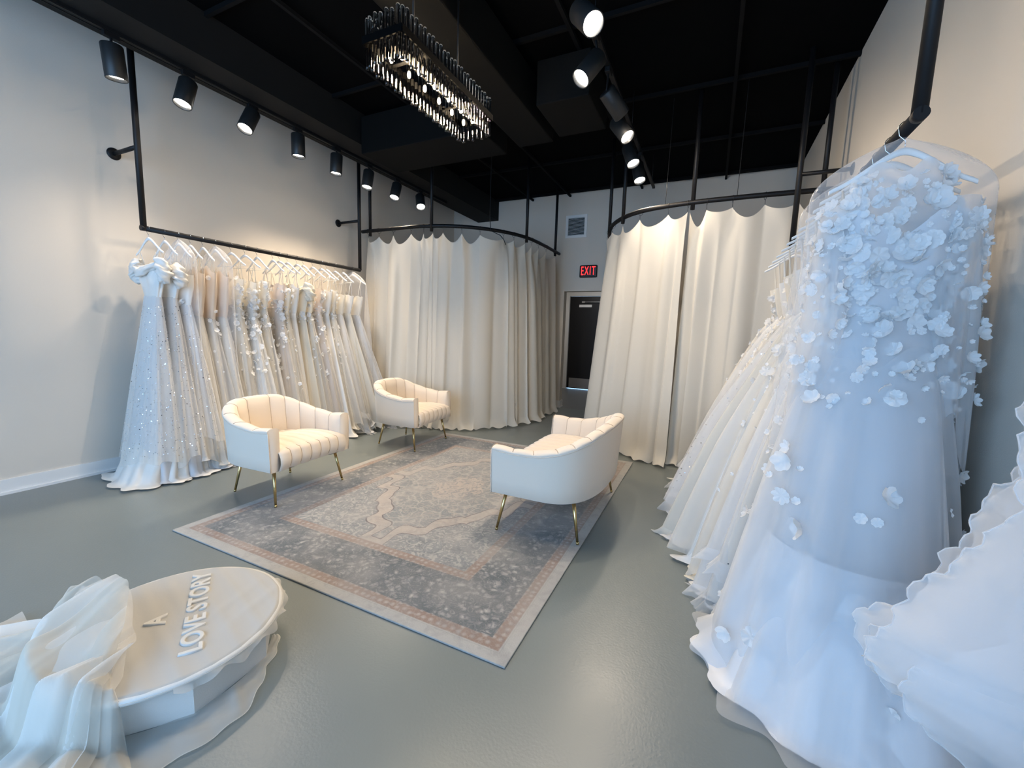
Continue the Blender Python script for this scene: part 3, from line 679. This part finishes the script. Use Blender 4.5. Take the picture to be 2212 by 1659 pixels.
# ---- the floral gown at the front of the right rack
def hero():
    rx, y = RRX, 2.03
    root = empty('wedding_gown', (rx, y, 1.9), 0, 'large white organza gown with raised flower petals at the front of the right rack', 'wedding gown')
    loc = lambda f: (lambda t, th: f(t, th) - np.array([0, 0, 1.9]))
    xl = (None, XR - .07 - rx)
    bf = loc(bodice_fn(0, 0, 1.80, 1.42, .205, .075, .15, .055, neck=.07, cups=.03, amp=.02, seed=4))
    skirt('bodice', 'lining', root, bf, 22, 80)
    yoke = loc(bodice_fn(0, 0, 1.99, 1.72, .10, .035, .215, .078, neck=.03, amp=.015, seed=6))
    skirt('sheer_yoke', 'organza', root, yoke, 14, 80)
    li = loc(skirt_fn(0, 0, 1.43, .03, .15, .055, .30, .26, -.02, -.05, nf=7, amp=.14, seed=12, p=.95, puddle=.2, xlim=xl))
    skirt('lining_skirt', 'lining', root, li, 40, 140)
    mid = loc(skirt_fn(0, 0, 1.44, .03, .155, .06, .38, .33, -.05, -.08, nf=8, amp=.15, seed=17, p=.85, puddle=.1, xlim=xl))
    skirt('organza_skirt', 'organza', root, mid, 44, 170)
    ou = loc(skirt_fn(0, 0, 1.45, .06, .16, .065, .41, .36, -.05, -.09, nf=9, amp=.13, seed=21, p=.8, hemwave=.06, xlim=xl))
    skirt('tulle_overlay', 'tulle_white', root, ou, 44, 180)
    for s_ in (-1, 1):      # wide draped cape sleeves with petals
        cf = loc(skirt_fn(s_ * .17, -.0, 1.86, 1.05, .05, .05, .085, .12, s_ * .02, 0, nf=5, amp=.2, seed=40 + s_, p=.7, hemwave=.12))
        skirt('cape_sleeve', 'tulle_white', root, cf, 24, 70)
        R = random.Random(90 + s_)
        flowers('flower_petals', 'petal', root, scatter(cf, 170, R, 0, .85, lambda u: 1 - .75 * u), .016, 95 + s_, spread=.4)
    R = random.Random(77)
    pts = scatter(bf, 400, R, 0, 1) + scatter(yoke, 190, R, .15, 1) + scatter(ou, 170, R, 0, .26, lambda u: 1 - .75 * u)
    flowers('flower_petals', 'petal', root, pts, .0205, 78, off=.008, spread=.5)
    flowers('fabric_flower', 'petal', root, scatter(ou, 60, R, .3, .95), .024, 79, off=.01, spread=.35, single=True)
    # ruffled train edges on the floor
    tr1 = loc(skirt_fn(.0, -.02, .55, .012, .28, .26, .40, .40, -.03, -.12, nf=7, amp=.16, seed=51, puddle=.12, hemwave=0, xlim=xl))
    skirt('train', 'satin_white', root, tr1, 30, 180, th0=PI * .75, th1=PI * 2.05)
    tr2 = loc(skirt_fn(.0, -.04, .42, .010, .33, .30, .44, .44, -.03, -.10, nf=9, amp=.16, seed=52, puddle=.1, hemwave=0, xlim=xl))
    skirt('train', 'tulle_white', root, tr2, 30, 180, th0=PI * .7, th1=PI * 2.05)
    ruffle('ruffled_hem', 'organza', root, ou, .985, .07, 9, out=.9, waves=18, th0=PI * .6, th1=PI * 1.75)
    clamp_walls(root)
    return root
hero()
h = place_hanger(RRX, 2.03, .05, False, 'wide white hanger at the front of the right rail holding the floral gown', 'white hangers on the right rail')
# clear garment covers
def cover(x, y, w_, dpt, z1, label, group, seed, flare=1.15, cat='garment cover'):
    root = empty('garment_cover', (x, y, 1.9), 0, label, cat, group)
    R = random.Random(seed); ph = R.random() * 6; rows = []
    Z = [2.085 - .205 * (k / 15) ** 1.3 for k in range(16)] + list(np.linspace(1.86, z1, 16))
    for z in Z:
        u = (2.085 - z) / .205; k = min(1, math.sin(min(1, u) * PI / 2) ** .8); fl = 1 + (flare - 1) * (max(0, 1.9 - z) / 1.9)
        rows.append([(math.cos(a) * w_ * max(.04, k) * fl * (1 + .03 * math.sin(5 * a + ph + z * 4)), math.sin(a) * dpt * max(.1, k) * fl * (1 + .12 * math.sin(6 * a + ph + z * 3)), z - 1.9) for a in np.linspace(0, 2 * PI, 60, endpoint=False)])
    B().grid(rows, closed=True).make('film', 'film', root)
    B().tube([rows[-1][i % 60] for i in range(61)], .003, 4, caps=False).make('hem', 'hem_film', root)
    return root
cover(RRX - .01, 2.03, .262, .115, .9, 'clear plastic cover over the shoulders of the floral gown', None, 3, 1.25)
cover(RX, 2.18, .235, .06, .3, 'clear garment cover on the third gown of the left rack', 'clear garment covers', 5)
cover(RX, 2.488, .235, .06, .3, 'clear garment cover on the sixth gown of the left rack', 'clear garment covers', 6)
cover(RX, 4.197, .24, .09, .1, 'clear garment cover on the farthest gown of the left rack', 'clear garment covers', 7, 1.6)
cover(RRX, 2.30, .262, .10, .4, 'clear garment cover on the second gown behind the floral gown', 'clear garment covers', 8, 1.2)

# ---- big tulle train sweeping in from the right, on a gown standing beside the camera
def sweeping():
    cx, cy = .70, .72
    root = empty('tulle_gown', (cx, cy, 0), 0, 'voluminous white tulle skirt with ruffled layers sweeping in at the right edge', 'wedding gown')
    O = np.array([cx, cy, 0])
    outer = [(.60, 1.02, 1.52), (.63, 1.22, 1.34), (.636, 1.30, 1.14), (.625, 1.32, 1.03), (.59, 1.33, .87), (.50, 1.35, .70), (.432, 1.36, .605), (.455, 1.34, .50), (.57, 1.32, .455), (.68, 1.31, .405), (.77, 1.28, .35), (.86, 1.2, .28)]
    inner = [(.74, .85, 1.55), (.76, .86, 1.4), (.78, .86, 1.25), (.79, .86, 1.1), (.80, .86, .95), (.81, .86, .8), (.82, .86, .65), (.82, .86, .55), (.83, .86, .45), (.84, .86, .35), (.84, .86, .3), (.86, .86, .25)]
    ns = 260
    for k, (mt, sh, seed, cut) in enumerate((('organza', (0, 0, 0), 1, 1), ('tulle_white', (.015, -.03, -.02), 7, 1), ('organza', (.03, .05, -.05), 2, 1), ('organza', (-.012, -.08, .035), 3, .9), ('organza', (.05, -.16, -.02), 4, 1))):
        E_ = spline(outer, ns) + np.array(sh); I_ = spline(inner, ns); R = random.Random(seed + 40); ph = [R.random() * 6.28 for _ in range(6)]
        sv = np.linspace(0, 1, ns); rows = []
        for i in range(50):
            u = i / 49; q = u ** 1.1
            P = E_ * (1 - q) + I_ * q
            f1 = .5 * np.sin(2 * PI * 4.3 * sv + ph[0] + u) + .3 * np.sin(2 * PI * 8.1 * sv + ph[1] + 2 * u) + .15 * np.sin(2 * PI * 17 * sv + ph[2])
            amp = .035 * (1 - u) ** .6
            P = P + np.stack([-.35 * f1 * amp, f1 * amp, .25 * f1 * amp], 1)
            fr = max(0, 1 - u / .06) * .0055
            P = P + np.stack([fr * np.sin(2 * PI * 31 * sv + ph[3]), fr * np.cos(2 * PI * 26 * sv + ph[4]), fr * .8 * np.sin(2 * PI * 37 * sv)], 1)
            P[:, 0] = np.minimum(P[:, 0], XR - .03); rows.append(P - O)
        o = B().grid(rows).make('tulle_layer', mt, root)
        B().tube(rows[0][::2], .0018, 5, caps=False).make('hem', 'organza', o)
    f = skirt_fn(0, 0, 1.36, .02, .13, .11, .20, .22, 0, 0, nf=7, amp=.13, seed=61, p=.7, hemwave=.03)
    skirt('skirt', 'lining', root, f, 30, 120)
    bf = bodice_fn(0, 0, 1.62, 1.34, .17, .11, .13, .10, neck=.05, cups=.03, seed=3); skirt('bodice', 'lace', root, bf, 16, 60)
    B().lathe([(.001, 0), (.14, 0), (.14, .012), (.015, .02), (.015, 1.3), (.06, 1.4), (.06, 1.62), (.001, 1.64)], 20).make('dress_form', 'black_metal', root)
    return root
sweeping()

# ------------------------------------------------------------------ fitting booths: rails and curtains
ZR = 2.70
def booth(rail_pts, poles, panels, hooks, label, side):
    root = empty('curtain_rail', (rail_pts[0][0], rail_pts[0][1], ZR), 0, label, 'curtain rail'); o0 = np.array([rail_pts[0][0], rail_pts[0][1], ZR])
    Q = spline([(x, y, ZR) for x, y in rail_pts], 120)
    B().tube(Q - o0, .024, 12).make('rail', 'black_metal', root)
    for x, y in poles: B().tube([np.array((x, y, ZR - .07)) - o0, np.array((x, y, ZC)) - o0], .021, 12).make('pole', 'black_metal', root)
    return Q
def at_len(Q, u):
    s = np.r_[0, np.cumsum(np.linalg.norm(np.diff(Q, axis=0), axis=1))]; q = np.clip(u, 0, 1) * s[-1]
    return np.stack([np.interp(q, s, Q[:, k]) for k in range(3)], -1)
ring_mesh = B().tube([(.034 * math.cos(a), 0, .034 * math.sin(a)) for a in np.linspace(0, 2 * PI, 20)], .0018, 5, caps=False).tube([(0, 0, -.034), (0, 0, -.075)], .002, 5).make('curtain_hook', 'black_metal'); ring_used = False
def ring(p, tang, label, group):
    global ring_used
    r = ring_mesh if not ring_used else ring_mesh.copy()
    if ring_used: C.objects.link(r)
    ring_used = True
    r.location = (p[0], p[1], p[2] - .008); r.rotation_euler = (0, 0, math.atan2(tang[1], tang[0]) + PI / 2 + rnd.uniform(-.4, .4)); tag(r, label, 'curtain hook', group)
def curtain(Q, us, label, group, seed, out=.0, bulge=.12, ins=0.05, mt='curtain', flip=1, hem=.01):
    """us: rail positions (0..1) of the hooks carrying this panel"""
    R = random.Random(seed); n = 26 * (len(us) - 1) + 1; rows = []
    uu = np.concatenate([np.linspace(us[i], us[i + 1], 27)[:-1] for i in range(len(us) - 1)] + [[us[-1]]])
    vv = np.linspace(0, len(us) - 1, n)                       # hook index coordinate
    P = at_len(Q, uu); T = np.gradient(P, axis=0); T /= np.linalg.norm(T, axis=1)[:, None] + 1e-9; Nn = np.stack([T[:, 1], -T[:, 0], 0 * T[:, 0]], 1) * flip
    fr = vv - np.floor(vv); sagk = np.array([R.uniform(.04, .14) for _ in range(len(us) + 1)]); gap = np.diff(np.r_[us, us[-1]]) ; gap[-1] = gap[-2]
    sag = sagk[np.minimum(np.floor(vv).astype(int), len(us) - 1)] * 4 * fr * (1 - fr)
    sgn = np.array([R.choice((-1, 1)) * R.uniform(.5, 1) for _ in range(len(us) + 1)])[np.minimum(np.floor(vv).astype(int), len(us) - 1)]
    ph = [R.random() * 6.28 for _ in range(8)]
    Zt = ZR - .088
    K = 46
    for i in range(K):
        t = i / (K - 1); z = (Zt - sag) * (1 - t) + hem * t
        if i > K - 4: z = np.maximum(z, hem)
        pin = math.exp(-t * 9)                                # near the top the cloth is pinned at the hooks
        off = pin * sgn * .075 * np.sin(PI * fr) ** 1.2
        wv = (.50 * np.sin(2 * PI * (vv * .55 + .25 * np.sin(1.3 * vv + ph[6])) + ph[0]) + .30 * np.sin(2 * PI * vv * 1.0 + ph[1] + .5 * t) + .16 * np.sin(2 * PI * vv * 1.9 + ph[2] + t) * (.4 + .6 * np.sin(vv + ph[7]) ** 2) + .30 * np.sin(2 * PI * vv * .31 + ph[3]))
        off = off + (1 - pin) * .055 * wv * (1 + .25 * t) + bulge * t ** 1.3
        lat = .02 * np.sin(2 * PI * vv * 1.3 + ph[4] + 2 * t) * (1 - pin)
        fl = max(0, (t - .965) / .035)                        # cloth breaking on the floor
        off = off + fl * .05 * (.6 + .8 * np.sin(2 * PI * vv * .8 + ph[5]))
        row = P + Nn * off[:, None] + T * lat[:, None]; row[:, 2] = z + fl * .012 * (1 + np.sin(2 * PI * vv * 2.3 + ph[6]))
        rows.append(row)
    o = B().grid(rows).make('curtain', mt); tag(o, label, 'curtain', group); return o
QL = booth([(-4.60, 4.60), (-4.0, 4.60), (-3.5, 4.62), (-3.05, 4.80), (-2.70, 5.15), (-2.50, 5.62), (-2.45, 6.2), (-2.45, 6.93)],
           [(-4.45, 4.60), (-3.42, 4.63), (-2.49, 5.62), (-2.45, 6.72)], None, None, 'black curved curtain rail of the left fitting booth hung from the ceiling', 'left')
QR = booth([(-1.50, 7.05), (-1.46, 6.5), (-1.36, 5.85), (-1.18, 5.28), (-.85, 4.88), (-.40, 4.72), (.2, 4.68), (.93, 4.70)],
           [(-1.27, 5.45), (-1.02, 5.02), (-.27, 4.70), (.80, 4.70)], None, None, 'black curved curtain rail of the right fitting booth hung from the ceiling', 'right')
ul = [.0, .045, .10, .17, .235, .29, .345, .40, .475, .55, .635, .69, .77, .81, .86, .91, .97]
ul = [.03, .08, .145, .223, .273, .306, .341, .404, .466, .554, .60, .66, .704, .762, .837, .95]
ur = [.02, .10, .18, .26, .34, .424, .506, .576, .654, .70, .742, .797, .862, .927]
curtain(QL, ul[:6], 'ivory curtain panel of the left booth, the one beside the gown rack', 'ivory booth curtains', 11)
curtain(QL, ul[5:11], 'ivory curtain panel in the middle of the left booth', 'ivory booth curtains', 12)
curtain(QL, ul[10:], 'ivory curtain panel of the left booth, at its end by the exit opening', 'ivory booth curtains', 13)
curtain(QR, ur[:10], 'wide ivory curtain panel of the right booth, beside the exit opening', 'ivory booth curtains', 14, flip=1, bulge=.17)
curtain(QR, [.705] + ur[10:] + [.99], 'ivory curtain panel of the right booth, partly behind the right rack gowns', 'ivory booth curtains', 15, flip=1, bulge=.12)
for nm, Q, us in (('left', QL, ul), ('right', QR, ur)):
    for i, u in enumerate(us):
        p = at_len(Q, np.array([u, min(1, u + .01)])); ring(p[0], p[1] - p[0], f'small black curtain hook, {ordinal(i)} from the left along the {nm} booth rail', f'curtain hooks of the {nm} booth')
def wire(name, pts, r, label, cat='cord'): tag(B().tube(spline(pts, 20), r, 6).make(name, 'black_metal'), label, cat)
wire('ceiling_cable', [(-2.75, 5.0, ZC), (-2.75, 5.0, 2.78), (-2.70, 5.02, 2.66), (-2.60, 5.06, 2.60), (-2.56, 5.1, 2.50)], .005, 'black cord looping over the left curtain rail')
wire('suspension_wire', [(-.53, 4.78, ZC), (-.54, 4.77, 2.7)], .003, 'thin black wire above the left part of the right booth rail', 'wire')
wire('suspension_wire', [(.13, 4.69, ZC), (.12, 4.68, 2.7)], .003, 'thin black wire above the middle of the right booth rail', 'wire')
B().box(-.03, .03, -.02, .02, 0, .035).make('power_adapter', 'black_metal', loc=(-2.52, 5.58, 0)); tag(bpy.data.objects['power_adapter'], 'small black adapter on the floor at the hem of the left booth curtain', 'adapter'); bevel(bpy.data.objects['power_adapter'])

# ------------------------------------------------------------------ vent, exit sign, plank in the hall
v = empty('wall_vent', (-2.255, YB, 3.20), 0, 'square white louvred vent high on the back wall between the booths', 'air vent')
B().box(-.19, -.145, -.012, -.001, -.19, .19).box(.145, .19, -.012, -.001, -.19, .19).box(-.145, .145, -.012, -.001, .145, .19).box(-.145, .145, -.012, -.001, -.19, -.145).make('frame', 'trim', v)
b = B()
for k in range(14):
    z = -.14 + k * .0207; b.add([(-.145, -.012, z), (.145, -.012, z), (.145, -.002, z + .012), (-.145, -.002, z + .012)], [(0, 1, 2, 3)], False)
b.make('louvre', 'trim', v); B().box(-.145, .145, -.0015, -.0005, -.145, .145).make('backing', 'duct', v)
e = empty('exit_sign', (-1.995, YB, 2.432), 0, 'lit red EXIT sign on the back wall above the opening', 'exit sign')
bevel(B().box(-.155, .155, -.045, -.001, -.105, .105).make('housing', 'exit_black', e), .022, 4)
text('letters', 'EXIT', .21, 'exit_red', e, (0, -.049, 0), (PI / 2, 0, 0), .002, 0, .50, 1.25)
o = B().box(-.035, .035, -.02, .02, 0, .62).make('wooden_plank', 'wood', loc=(-3.42, 9.82, 0)); tag(o, 'narrow brown board standing on end against the hall wall left of the black door', 'board')

# ------------------------------------------------------------------ track lamps
def lamp(top, dirv, trackx, label, group, power, size=.066, ln=.215, spot=None, col=WARM):
    root = empty('track_lamp', top, 0, label, 'track light', group); D_ = Vector(dirv).normalized()
    if spot is None: spot = math.radians(64)
    b = B().box(trackx - top[0] - .02, trackx - top[0] + .02, -.045, .045, 3.36 - top[2], 3.395 - top[2]).tube([(trackx - top[0], 0, 3.37 - top[2]), (0, 0, .0)], .009, 10)
    bevel(b.make('mount', 'black_metal', root), .003)
    B().lathe([(.001, -.004), (size * .93, -.004), (size, .004), (size, ln), (size * .97, ln + .003), (size * .9, ln), (size * .88, ln - .02), (size * .7, ln - .035)], 36, (0, 0, 0), D_).make('housing', 'lamp_metal', root)
    le = B().lathe([(.0005, ln - .028), (size * .86, ln - .022), ], 32, (0, 0, 0), D_).make('lens', 'lamp_glow', root)
    l = light('lamp_light', 'SPOT', (0, 0, 0), power, col, spot_size=spot, spot_blend=1.0, shadow_soft_size=.045)
    l.parent = root; l.location = D_ * (ln + .012); l.rotation_euler = D_.to_track_quat('-Z', 'Y').to_euler()
    return root
tops = [(1.688, 3.315, (-.02, .03, -.3)), (2.18, 3.32, (.02, -.08, -.26)), (2.72, 3.33, (.03, -.13, -.25)), (3.197, 3.33, (.0, .0, -.3)),
        (3.70, 3.32, (.0, -.02, -.28)), (4.206, 3.31, (.01, -.06, -.25)), (4.734, 3.32, (.02, -.10, -.25)), (5.233, 3.31, (.10, -.10, -.22))]
for i, (y, z, dv) in enumerate(tops):
    lamp((-4.08, y, z), dv, -4.08, f'black cylinder spotlight, {ordinal(i)} from the near end of the left track', 'spotlights on the left track', [13, 68, 95, 105, 105, 90, 75, 85][i], spot=math.radians(100))
rl = [((-.86, 2.6, 3.25), (.15, -.12, -.2)), ((-.86, 3.05, 3.25), (-.11, -.13, -.22)), ((-.89, 3.45, 3.24), (.10, .14, -.13)), ((-.93, 4.0, 3.26), (.14, -.06, -.19)), ((-.93, 4.6, 3.28), (.08, -.06, -.2)), ((-.91, 5.08, 3.28), (.05, -.06, -.2))]
pw = [34, 125, 75, 55, 62, 66]
for i, (tp, dv) in enumerate(rl):
    lamp(tp, dv, -.8825, f'lit black cylinder spotlight, {ordinal(i)} from the near end of the right track', 'spotlights on the right track', pw[i], spot=math.radians(135 if i in (1, 2, 4, 5) else 100))

# ------------------------------------------------------------------ chandelier
ch = empty('crystal_chandelier', (-1.60, 2.21, 2.8), 0, 'long rectangular crystal rod chandelier hanging from the black ceiling', 'chandelier')
cw, cl = .128, .465
fr = B()
for s_ in (-1, 1):
    fr.box(s_ * cw - .004, s_ * cw + .004, -cl, cl, -.018, .018); fr.box(-cw, cw, s_ * cl - .004, s_ * cl + .004, -.018, .018)
fr.make('frame', 'frame_metal', ch)
B().box(-.02, .02, -cl + .08, cl - .08, -.012, .004).box(-cw, cw, -.25, -.235, -.006, .002).box(-cw, cw, .235, .25, -.006, .002).make('light_bar', 'frame_metal', ch)
for y in (-.22, .22): B().tube([(0, y, 0), (0, y, ZC - 2.8)], .006, 8).make('suspension_rod', 'black_metal', ch)
B().box(-.05, .05, -.28, .28, ZC - 2.825, ZC - 2.8).make('canopy', 'black_metal', ch)
rod = None; pos = []
ny, nx = 26, 7
for s_ in (-1, 1):
    for k in range(ny): pos.append((s_ * (cw - .014), -cl + .02 + (2 * cl - .04) * k / (ny - 1)))
    for k in range(1, nx): pos.append((-cw + 2 * cw * k / nx, s_ * (cl - .014)))
for i, (x, y) in enumerate(pos[:98]):
    if rod is None:
        rod = B().lathe([(.0005, -.128), (.009, -.124), (.0105, -.114), (.0105, .108), (.009, .116), (.0005, .120)], 8).make('glass_rod', 'glass', ch); r_ = rod
    else: r_ = rod.copy(); C.objects.link(r_)
    inner = False; r_.location = (x, y, (-.03 if inner else 0) + (.006 if i % 2 else -.004)); r_.rotation_euler = (0, 0, rnd.random())
bl = None
for k in range(6):
    for s_ in (-1, 1):
        y = -cl + .11 + (2 * cl - .22) * k / 5
        if bl is None:
            bl = B().lathe([(.0005, -.03), (.006, -.026), (.009, -.016), (.008, -.004), (.005, .004)], 12).make('bulb', 'bulb', ch); b_ = bl
            bs = B().lathe([(.0065, 0), (.0065, .02), (.0005, .02)], 10).make('socket', 'chrome', bl)
            bs.location = (0, 0, .003)
        else: b_ = copy_tree(bl, ch)
        b_.location = (s_ * .035, y, -.035)
light('hall_fill_light', 'AREA', (-2.6, 8.6, 2.68), 14, (1, .95, .9), direction=(0, 0, -1), size=.5)  # unseen fill light added to brighten the hall and door casing, no fixture built
for y in (-.3, 0, .3): light('chandelier_light', 'POINT', (-1.60, 2.21 + y, 2.765), 32, (1, .78, .52), shadow_soft_size=.02)

# ------------------------------------------------------------------ round platform with letters under tulle
px_, py_, pz = -1.85, .81, .165
pf = empty('display_platform', (px_, py_, 0), 0, 'low round white platform with raised A LOVE STORY letters under tulle', 'platform')
b = B(); R8 = .362; ang = [math.radians(-17 + 45 * k) for k in range(8)]
b.add([(R8 * math.cos(a), R8 * math.sin(a), 0) for a in ang] + [(R8 * math.cos(a), R8 * math.sin(a), pz - .022) for a in ang], [(k, (k + 1) % 8, 8 + (k + 1) % 8, 8 + k) for k in range(8)], False)
b.make('base', 'platform', pf)
B().lathe([(.33, pz - .024), (.380, pz - .024), (.388, pz - .019), (.390, pz - .010), (.386, pz - .002), (.377, pz), (.001, pz)], 96).make('top_board', 'platform', pf)
rows = []
for i in range(70):
    r = .392 * (i / 69) ** .8; row = []
    for j in range(240):
        a = 2 * PI * j / 240; x, y = r * math.cos(a), r * math.sin(a)
        c1, c2 = x * .55 + y * .83, x * .83 - y * .55
        wr = .0032 * abs(math.sin(21 * c1 + 3.0 * math.sin(7 * c2) + 1)) ** 3 * (.5 + .5 * math.sin(9 * c2 + 4 * c1)) + .0026 * abs(math.sin(33 * c1 - 11 * c2)) ** 4
        edge = float(sstep(.368, .392, r)); row.append((x, y, pz + .0025 + wr * (1 - edge) - .012 * edge))
    rows.append(row)
B().grid(rows, closed=True).make('tulle_cover', 'cover_tulle', pf)
rows = []
for i in range(6):                                   # frayed frill of the cover past the rim
    u = i / 5; row = []
    for j in range(160):
        a = math.radians(-25 + 105 * j / 159); ex = .008 + .010 * abs(math.sin(11 * a)) + .006 * math.sin(29 * a)
        row.append(((.388 + ex * u) * math.cos(a), (.388 + ex * u) * math.sin(a), pz - .01 - .03 * u * (.6 + .4 * math.sin(17 * a))))
    rows.append(row)
B().grid(rows).make('cover_frill', 'tulle', pf)
ta = math.atan2(.295, -.48)
text('letters', 'LOVE STORY', .096, 'platform', pf, (.02, .085, pz + .005), (0, 0, ta), .004, .003, .98, 1.06)
text('letters', 'A', .095, 'platform', pf, (-.035, -.035, pz + .005), (0, 0, ta), .004, .003, .98)

def base_z(x, y):
    r = math.hypot(x - px_, y - py_); return pz + .012 if r < .37 else (0.005 if r > .44 else .005 + (pz + .007) * (1 - float(sstep(.37, .44, r))))
# sheer tulle sheet lying on the floor beside the platform
rows = []
for i in range(44):
    u = i / 43; row = []
    for j in range(150):
        v_ = j / 149; a = math.radians(48 - 150 * v_)
        ext = .02 + .17 * float(sstep(.0, .55, v_)) + .10 * float(sstep(.5, .9, v_)) + .012 * math.sin(23 * v_) + .006 * math.sin(61 * v_)
        r = .345 + ext * u; x, y = px_ + r * math.cos(a), py_ + r * math.sin(a)
        z = .006 + (.02 * math.exp(-((v_ - .62 - .08 * math.sin(4 * u)) / .018) ** 2) + .016 * math.exp(-((v_ - .78 + .06 * u) / .015) ** 2) + .012 * math.exp(-((v_ - .3 - .05 * u) / .02) ** 2) + .006 * math.sin(17 * v_ + 5 * u) ** 2) * math.sin(PI * min(1, u * 1.02)) + .004 * u * abs(math.sin(38 * v_))
        row.append((x, y, z))
    rows.append(row)
o = B().grid(rows).make('tulle_sheet', 'tulle'); tag(o, 'sheer tulle sheet spread on the floor around the right side of the platform', 'tulle')
B().tube(rows[-1], .0013, 5, caps=False).make('hem', 'tulle_dense', o)
# gathered tulle: folds fall from a crumpled ridge line over the platform edge to the floor
hp = empty('tulle_veil', (px_, py_, 0), 0, 'gathered heap of ivory tulle veil draped over the left side of the round platform', 'veil')
from mathutils import noise as mn
def drape(seed, mt, ridge, reach, a0, a1, lift, amp=.05):
    Q = spline(ridge, 190); rows = []; R = random.Random(seed); o_ = R.random() * 40
    for i in range(60):
        u = i / 59; row = []
        for j in range(190):
            v_ = j / 189; a = a0 + (a1 - a0) * v_; p = Q[j]
            wv = v_ * 4.2 + .9 * mn.noise((v_ * 3, u * 1.2, o_)); crease = abs(mn.noise((wv * 1.1, u * .55, o_ + 5))) ** .7; fine = mn.noise((wv * 3.3, u * 1.6, o_ + 9))
            rr = (reach * (1 + .22 * mn.noise((v_ * 4, 0, o_ + 3)))) * u
            x = p[0] + rr * math.cos(a) + .03 * mn.noise((wv, u * 2, o_ + 11)); y = p[1] + rr * math.sin(a) + .03 * mn.noise((wv, u * 2, o_ + 17))
            bz = base_z(x, y); fall = 1 - float(sstep(-.15, .55, u))
            z = bz + (p[2] - pz) * fall + (amp * crease + .25 * amp * fine + lift) * (.5 + .5 * math.sin(PI * min(1, .15 + u * .8)))
            row.append((x - px_, y - py_, max(z, bz + .004)))
        rows.append(row)
    B().grid(rows).make('fold_layer', mt, hp)
rd = [(-2.30, .56, .20), (-2.20, .64, .27), (-2.08, .70, .30), (-1.97, .71, .31), (-1.86, .68, .27), (-1.68, .59, .20)]
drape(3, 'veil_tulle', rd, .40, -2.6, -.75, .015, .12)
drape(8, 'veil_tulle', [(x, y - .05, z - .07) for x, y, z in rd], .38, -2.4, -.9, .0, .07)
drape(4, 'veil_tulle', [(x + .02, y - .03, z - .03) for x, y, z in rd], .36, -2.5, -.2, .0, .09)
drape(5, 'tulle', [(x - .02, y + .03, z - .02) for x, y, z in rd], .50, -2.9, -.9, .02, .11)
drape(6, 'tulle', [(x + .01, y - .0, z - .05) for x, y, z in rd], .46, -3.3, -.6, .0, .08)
